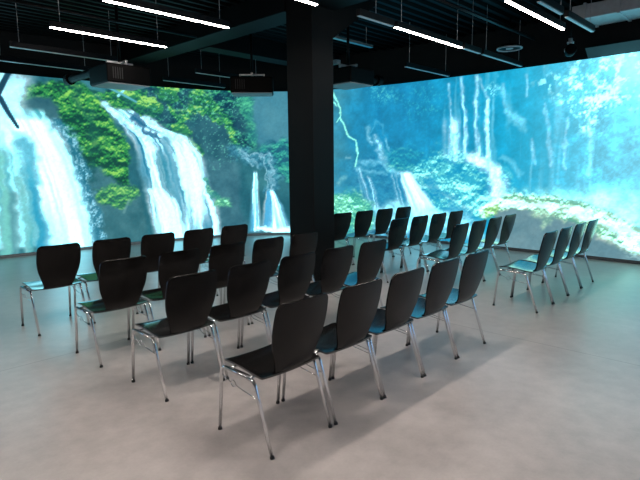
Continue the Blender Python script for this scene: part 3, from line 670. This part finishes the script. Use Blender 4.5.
# ------------------------------------------------------------------ linear lights
def linear_light(x0, x1, y, lit, label, z=3.2, wires=True, group='linear ceiling lights'):
    root = empty('linear_light', ((x0+x1)/2, y, z)); h = (x1-x0)/2
    link('housing', box(bmesh.new(), -h, h, -0.028, 0.028, 0.004, 0.075, 0.003), M['housing'], root)
    link('diffuser', box(bmesh.new(), -h+0.004, h-0.004, -0.017, 0.017, -0.004, 0.004), M[('unlit', 'lit', 'lit_boosted')[lit]], root)
    if wires:
        for sx in (-1, 1):
            link('suspension_wire', tube(bmesh.new(), [(sx*(h-0.12), 0, 0.075), (sx*(h-0.12), 0, CEIL-z+0.01)], 0.004, 6), M['wire'], root)
    else:
        link('suspension_wire', tube(bmesh.new(), [(0, 0, 0.075), (0, 0, CEIL-z+0.01)], 0.004, 6), M['wire'], root)
    tag(root, label, 'ceiling light', group)
    return root
LIGHTS = [
    (0.71, 2.21, 3.20, 1, 'lit white linear light hanging nearest the top left corner, cut by the picture edge'),
    (0.70, 2.20, 4.60, 1, 'lit white linear light hanging below and beyond the top left one'),
    (3.62, 5.20, 1.80, 1, 'lit white linear light hanging right of the pillar beside its haunch'),
    (3.60, 5.20, 0.42, 1, 'lit white linear light farthest right, under the ribbed ceiling'),
    (0.80, 2.32, 1.85, 1, 'lit white linear light cut by the top edge just left of the pillar head'),
    (0.75, 2.30, 0.42, 2, 'unseen boosted linear light overhead, in front of the first chair row'),  # out of frame, turned up for the floor
    (0.68, 2.20, 6.00, 0, 'unlit linear light before the left screen, left of the near projector'),
    (0.75, 2.25, 7.10, 0, 'unlit linear light closest to the left screen at the left edge'),
    (5.80, 7.22, 3.16, 0, 'unlit linear light near the right screen, right of the pillar'),
    (5.83, 7.25, 1.80, 0, 'unlit linear light near the right screen under the round speaker'),
    (3.58, 5.05, 6.00, 0, 'unlit linear light left of the pillar, higher of the two there'),
    (3.58, 5.00, 7.10, 0, 'unlit linear light left of the pillar, lower one closest to the screen'),
    (2.92, 3.56, 1.80, 0, 'short unlit light section at the left end of the lit light beside the pillar'),
    (5.26, 5.76, 1.80, 0, 'short unlit light section at the right end of the lit light beside the pillar'),
    (3.85, 4.50, 0.20, 0, 'short unlit light section at the top edge, above the rightmost lit light'),
    (4.64, 5.59, 0.20, 0, 'unlit teal-tinted light section right of the rightmost lit light'),
    (-2.20, -0.70, 1.85, 2, 'unseen added linear light over the aisle left of the camera'),  # from here on, out-of-frame fixtures added to light the floor
    (-2.20, -0.70, 0.42, 2, 'unseen added linear light just before the camera'),
    (0.75, 2.30, -1.00, 2, 'unseen added linear light over the open floor right of the camera'),
    (-2.20, -0.70, -1.00, 1, 'unseen added linear light above the camera'),
    (0.75, 2.30, -2.40, 1, 'unseen added linear light over the floor behind the camera on the right'),
]
for x0, x1, y, lit, lab in LIGHTS:
    linear_light(x0, x1, y, lit, lab, wires=(x1-x0) > 0.8, group='lit linear ceiling lights' if lit else 'unlit linear ceiling lights')

# ------------------------------------------------------------------ projectors
def projector(loc, rz, w, d, h, label, lens_x, bracket=False, ll=0.0, lh=0.52):
    """lens looks along local +Y; origin under the body's centre"""
    root = empty('projector', loc, rz)
    link('body', box(bmesh.new(), -w/2, w/2, -d/2, d/2, 0, h, 0.022), M['projector'], root)
    bm = bmesh.new()
    for k in range(5): box(bm, -w*0.38+k*w*0.05, -w*0.38+k*w*0.05+0.012, -d/2-0.004, -d/2+0.004, h*0.2, h*0.8)
    link('vent_grille', bm, M['vent'], root)
    lz = h*lh
    link('lit_underside_plate', box(bmesh.new(), -w/2+0.02, w/2-0.02, -d/2+0.02, d/2-0.02, -0.012, 0.004, 0.003), M['trim'], root)  # pale sheet added so the black body's underside looks screen-lit
    lb = link('lens_barrel', tube(bmesh.new(), [(lens_x, d/2-0.02, lz), (lens_x, d/2+0.10, lz), (lens_x, d/2+0.101, lz), (lens_x, d/2+0.24+ll, lz), (lens_x, d/2+0.241+ll, lz), (lens_x, d/2+0.34+ll, lz)], [0.075, 0.075, 0.06, 0.06, 0.085, 0.085], 24), M['projector'], root, False)
    link('lens_glass', tube(bmesh.new(), [(lens_x, d/2+0.338+ll, lz), (lens_x, d/2+0.346+ll, lz)], [0.07, 0.06], 24), M['glass'], lb)
    bm = bmesh.new()
    box(bm, -w*0.3, w*0.3, -0.02, 0.02, h+0.05, h+0.075); box(bm, -0.02, 0.02, -d*0.35, d*0.35, h+0.05, h+0.075)
    for sx, sy in ((-0.28, 0), (0.28, 0), (0, -0.33), (0, 0.33)): box(bm, sx*w-0.012, sx*w+0.012, sy*d-0.012, sy*d+0.012, h-0.005, h+0.052)
    link('mount_frame', bm, M['bracket'], root)
    link('mount_pole', tube(bmesh.new(), [(0, 0, h+0.07), (0, 0, CEIL-loc[2]+0.005)], 0.022, 14), M['blackpaint'], root, True)
    bm = bmesh.new(); box(bm, -0.09, 0.09, -0.09, 0.09, CEIL-loc[2]-0.012, CEIL-loc[2]+0.004); link('ceiling_plate', bm, M['blackpaint'], root)
    if bracket:
        bm = bmesh.new(); box(bm, -0.30, 0.05, -d*0.55, -d*0.40, h+0.06, h+0.12); link('bracket_arm', bm, M['bracket'], root)
    return tag(root, label, 'projector', 'ceiling projectors')
projector((1.96, 5.50, 2.76), 0.0, 0.66, 0.60, 0.26, 'black projector hung before the left screen, its lens pointing left', -0.25, False, 0.62, 0.8)
projector((4.36, 5.42, 2.85), math.radians(-42), 0.74, 0.5, 0.27, 'black projector hung just left of the pillar, aimed at the screen corner', 0.1)
projector((4.92, 3.66, 2.86), math.radians(-90), 0.62, 0.6, 0.24, 'black projector hung just right of the pillar, aimed at the right screen', 0.15, True)

# ------------------------------------------------------------------ small ceiling things
root = empty('ceiling_speaker', (6.85, 1.84, 3.44))
link('rim', tube(bmesh.new(), [(0.19*math.cos(a), 0.19*math.sin(a), 0) for a in np.linspace(0, 2*math.pi, 41)], 0.014, 8, False), M['ring'], root, True)
bm = bmesh.new(); bmesh.ops.create_cone(bm, cap_ends=True, segments=40, radius1=0.185, radius2=0.15, depth=0.05); bmesh.ops.translate(bm, vec=(0, 0, 0.03), verts=bm.verts)
link('body', bm, M['blackpaint'], root)
link('cone', tube(bmesh.new(), [(0, 0, 0.004), (0, 0, -0.006), (0, 0, -0.012)], [0.06, 0.055, 0.03], 24), M['ring'], root, True)
link('stem', tube(bmesh.new(), [(0, 0, 0.05), (0, 0, CEIL-3.44+0.005)], 0.010, 10), M['blackpaint'], root, True)
tag(root, 'round black ceiling speaker with a pale ring rim, near the right screen', 'speaker')

root = empty('spotlight', (7.12, 0.98, 3.30))
link('head', tube(bmesh.new(), [(0.10, 0.06, -0.01), (0.02, 0.01, 0.0), (-0.10, -0.05, 0.02), (-0.11, -0.055, 0.022)], [0.05, 0.075, 0.085, 0.07], 20), M['projector'], root, True)
link('yoke', tube(bmesh.new(), [(0, 0.075, 0.0), (0, 0.085, 0.05), (0, 0, 0.12), (0, -0.085, 0.05), (0, -0.075, 0.0)], 0.008, 8), M['bracket'], root, True)
link('collar', tube(bmesh.new(), [(0, 0, 0.12), (0, 0, 0.15), (0, 0, 0.155), (0, 0, 0.20)], [0.05, 0.05, 0.03, 0.03], 20), M['ring'], root, True)
link('stem', tube(bmesh.new(), [(0, 0, 0.19), (0, 0, CEIL-3.30+0.005)], 0.014, 10), M['blackpaint'], root, True)
tag(root, 'small black spotlight head on a stem above the right screen', 'spotlight')

bm = bmesh.new(); box(bm, 6.72, 7.32, -0.9, 0.85, 3.66, 3.86, 0.01)
for k in range(4): box(bm, 6.70, 7.34, -0.7+k*0.45, -0.66+k*0.45, 3.645, 3.875)
o = link('ventilation_duct', bm, M['duct']); tag(o, 'galvanised rectangular air duct at the top right corner by the screen', 'duct')
def tray(x0, x1, y, z, label, name='cable_tray'):
    root = empty(name, ((x0+x1)/2, y, z)); h = (x1-x0)/2
    bm = bmesh.new(); box(bm, -h, h, -0.035, 0.035, 0, 0.005); box(bm, -h, h, -0.037, -0.033, 0, 0.04); box(bm, -h, h, 0.033, 0.037, 0, 0.04)
    link('tray', bm, M['bracket'], root)
    n = max(2, int((x1-x0)/1.2))
    for k in range(n):
        xx = -h+0.15+(2*h-0.3)*k/(n-1)
        link('hanger', tube(bmesh.new(), [(xx, 0, 0.003), (xx, 0, CEIL-z+0.005)], 0.005, 6), M['wire'], root)
    tag(root, label, 'cable tray')
tray(4.72, 5.75, 3.83, 3.60, 'narrow metal cable tray under the ceiling right behind the pillar')
def pipe(pts, r, label):
    o = link('ceiling_pipe', tube(bmesh.new(), pts, r, 12), M['housing'], None, True); tag(o, label, 'pipe')
pipe([(3.9, 1.62, 3.62), (7.3, 1.62, 3.62)], 0.022, 'thin dark pipe running under the ribbed ceiling at upper right')
pipe([(0.2, 5.35, 3.62), (3.2, 5.35, 3.62)], 0.018, 'thin dark pipe under the ceiling at upper left')
# soffit strip above the right end of the screen, tilted to catch its light
sA = [(16.35, 3.20)][0][0]
bm = bmesh.new(); ss = np.linspace(sA, LEN-0.05, 50)
prof5 = [(0.02, 3.225), (0.0, 3.225), (-0.16, 3.36), (0.02, 3.36)]
rows = []
for sx in ss: rows.append([bm.verts.new((*[float(v) for v in path_at(sx, o_)], z_)) for o_, z_ in prof5])
for r, q in zip(rows, rows[1:]):
    for k in range(4): bm.faces.new((r[k], r[(k+1) % 4], q[(k+1) % 4], q[k]))
bm.faces.new(rows[0]); bm.faces.new(rows[-1][::-1]); bmesh.ops.recalc_face_normals(bm, faces=bm.faces)
tag(link('trim_5', bm, M['soffit']), kind='structure')
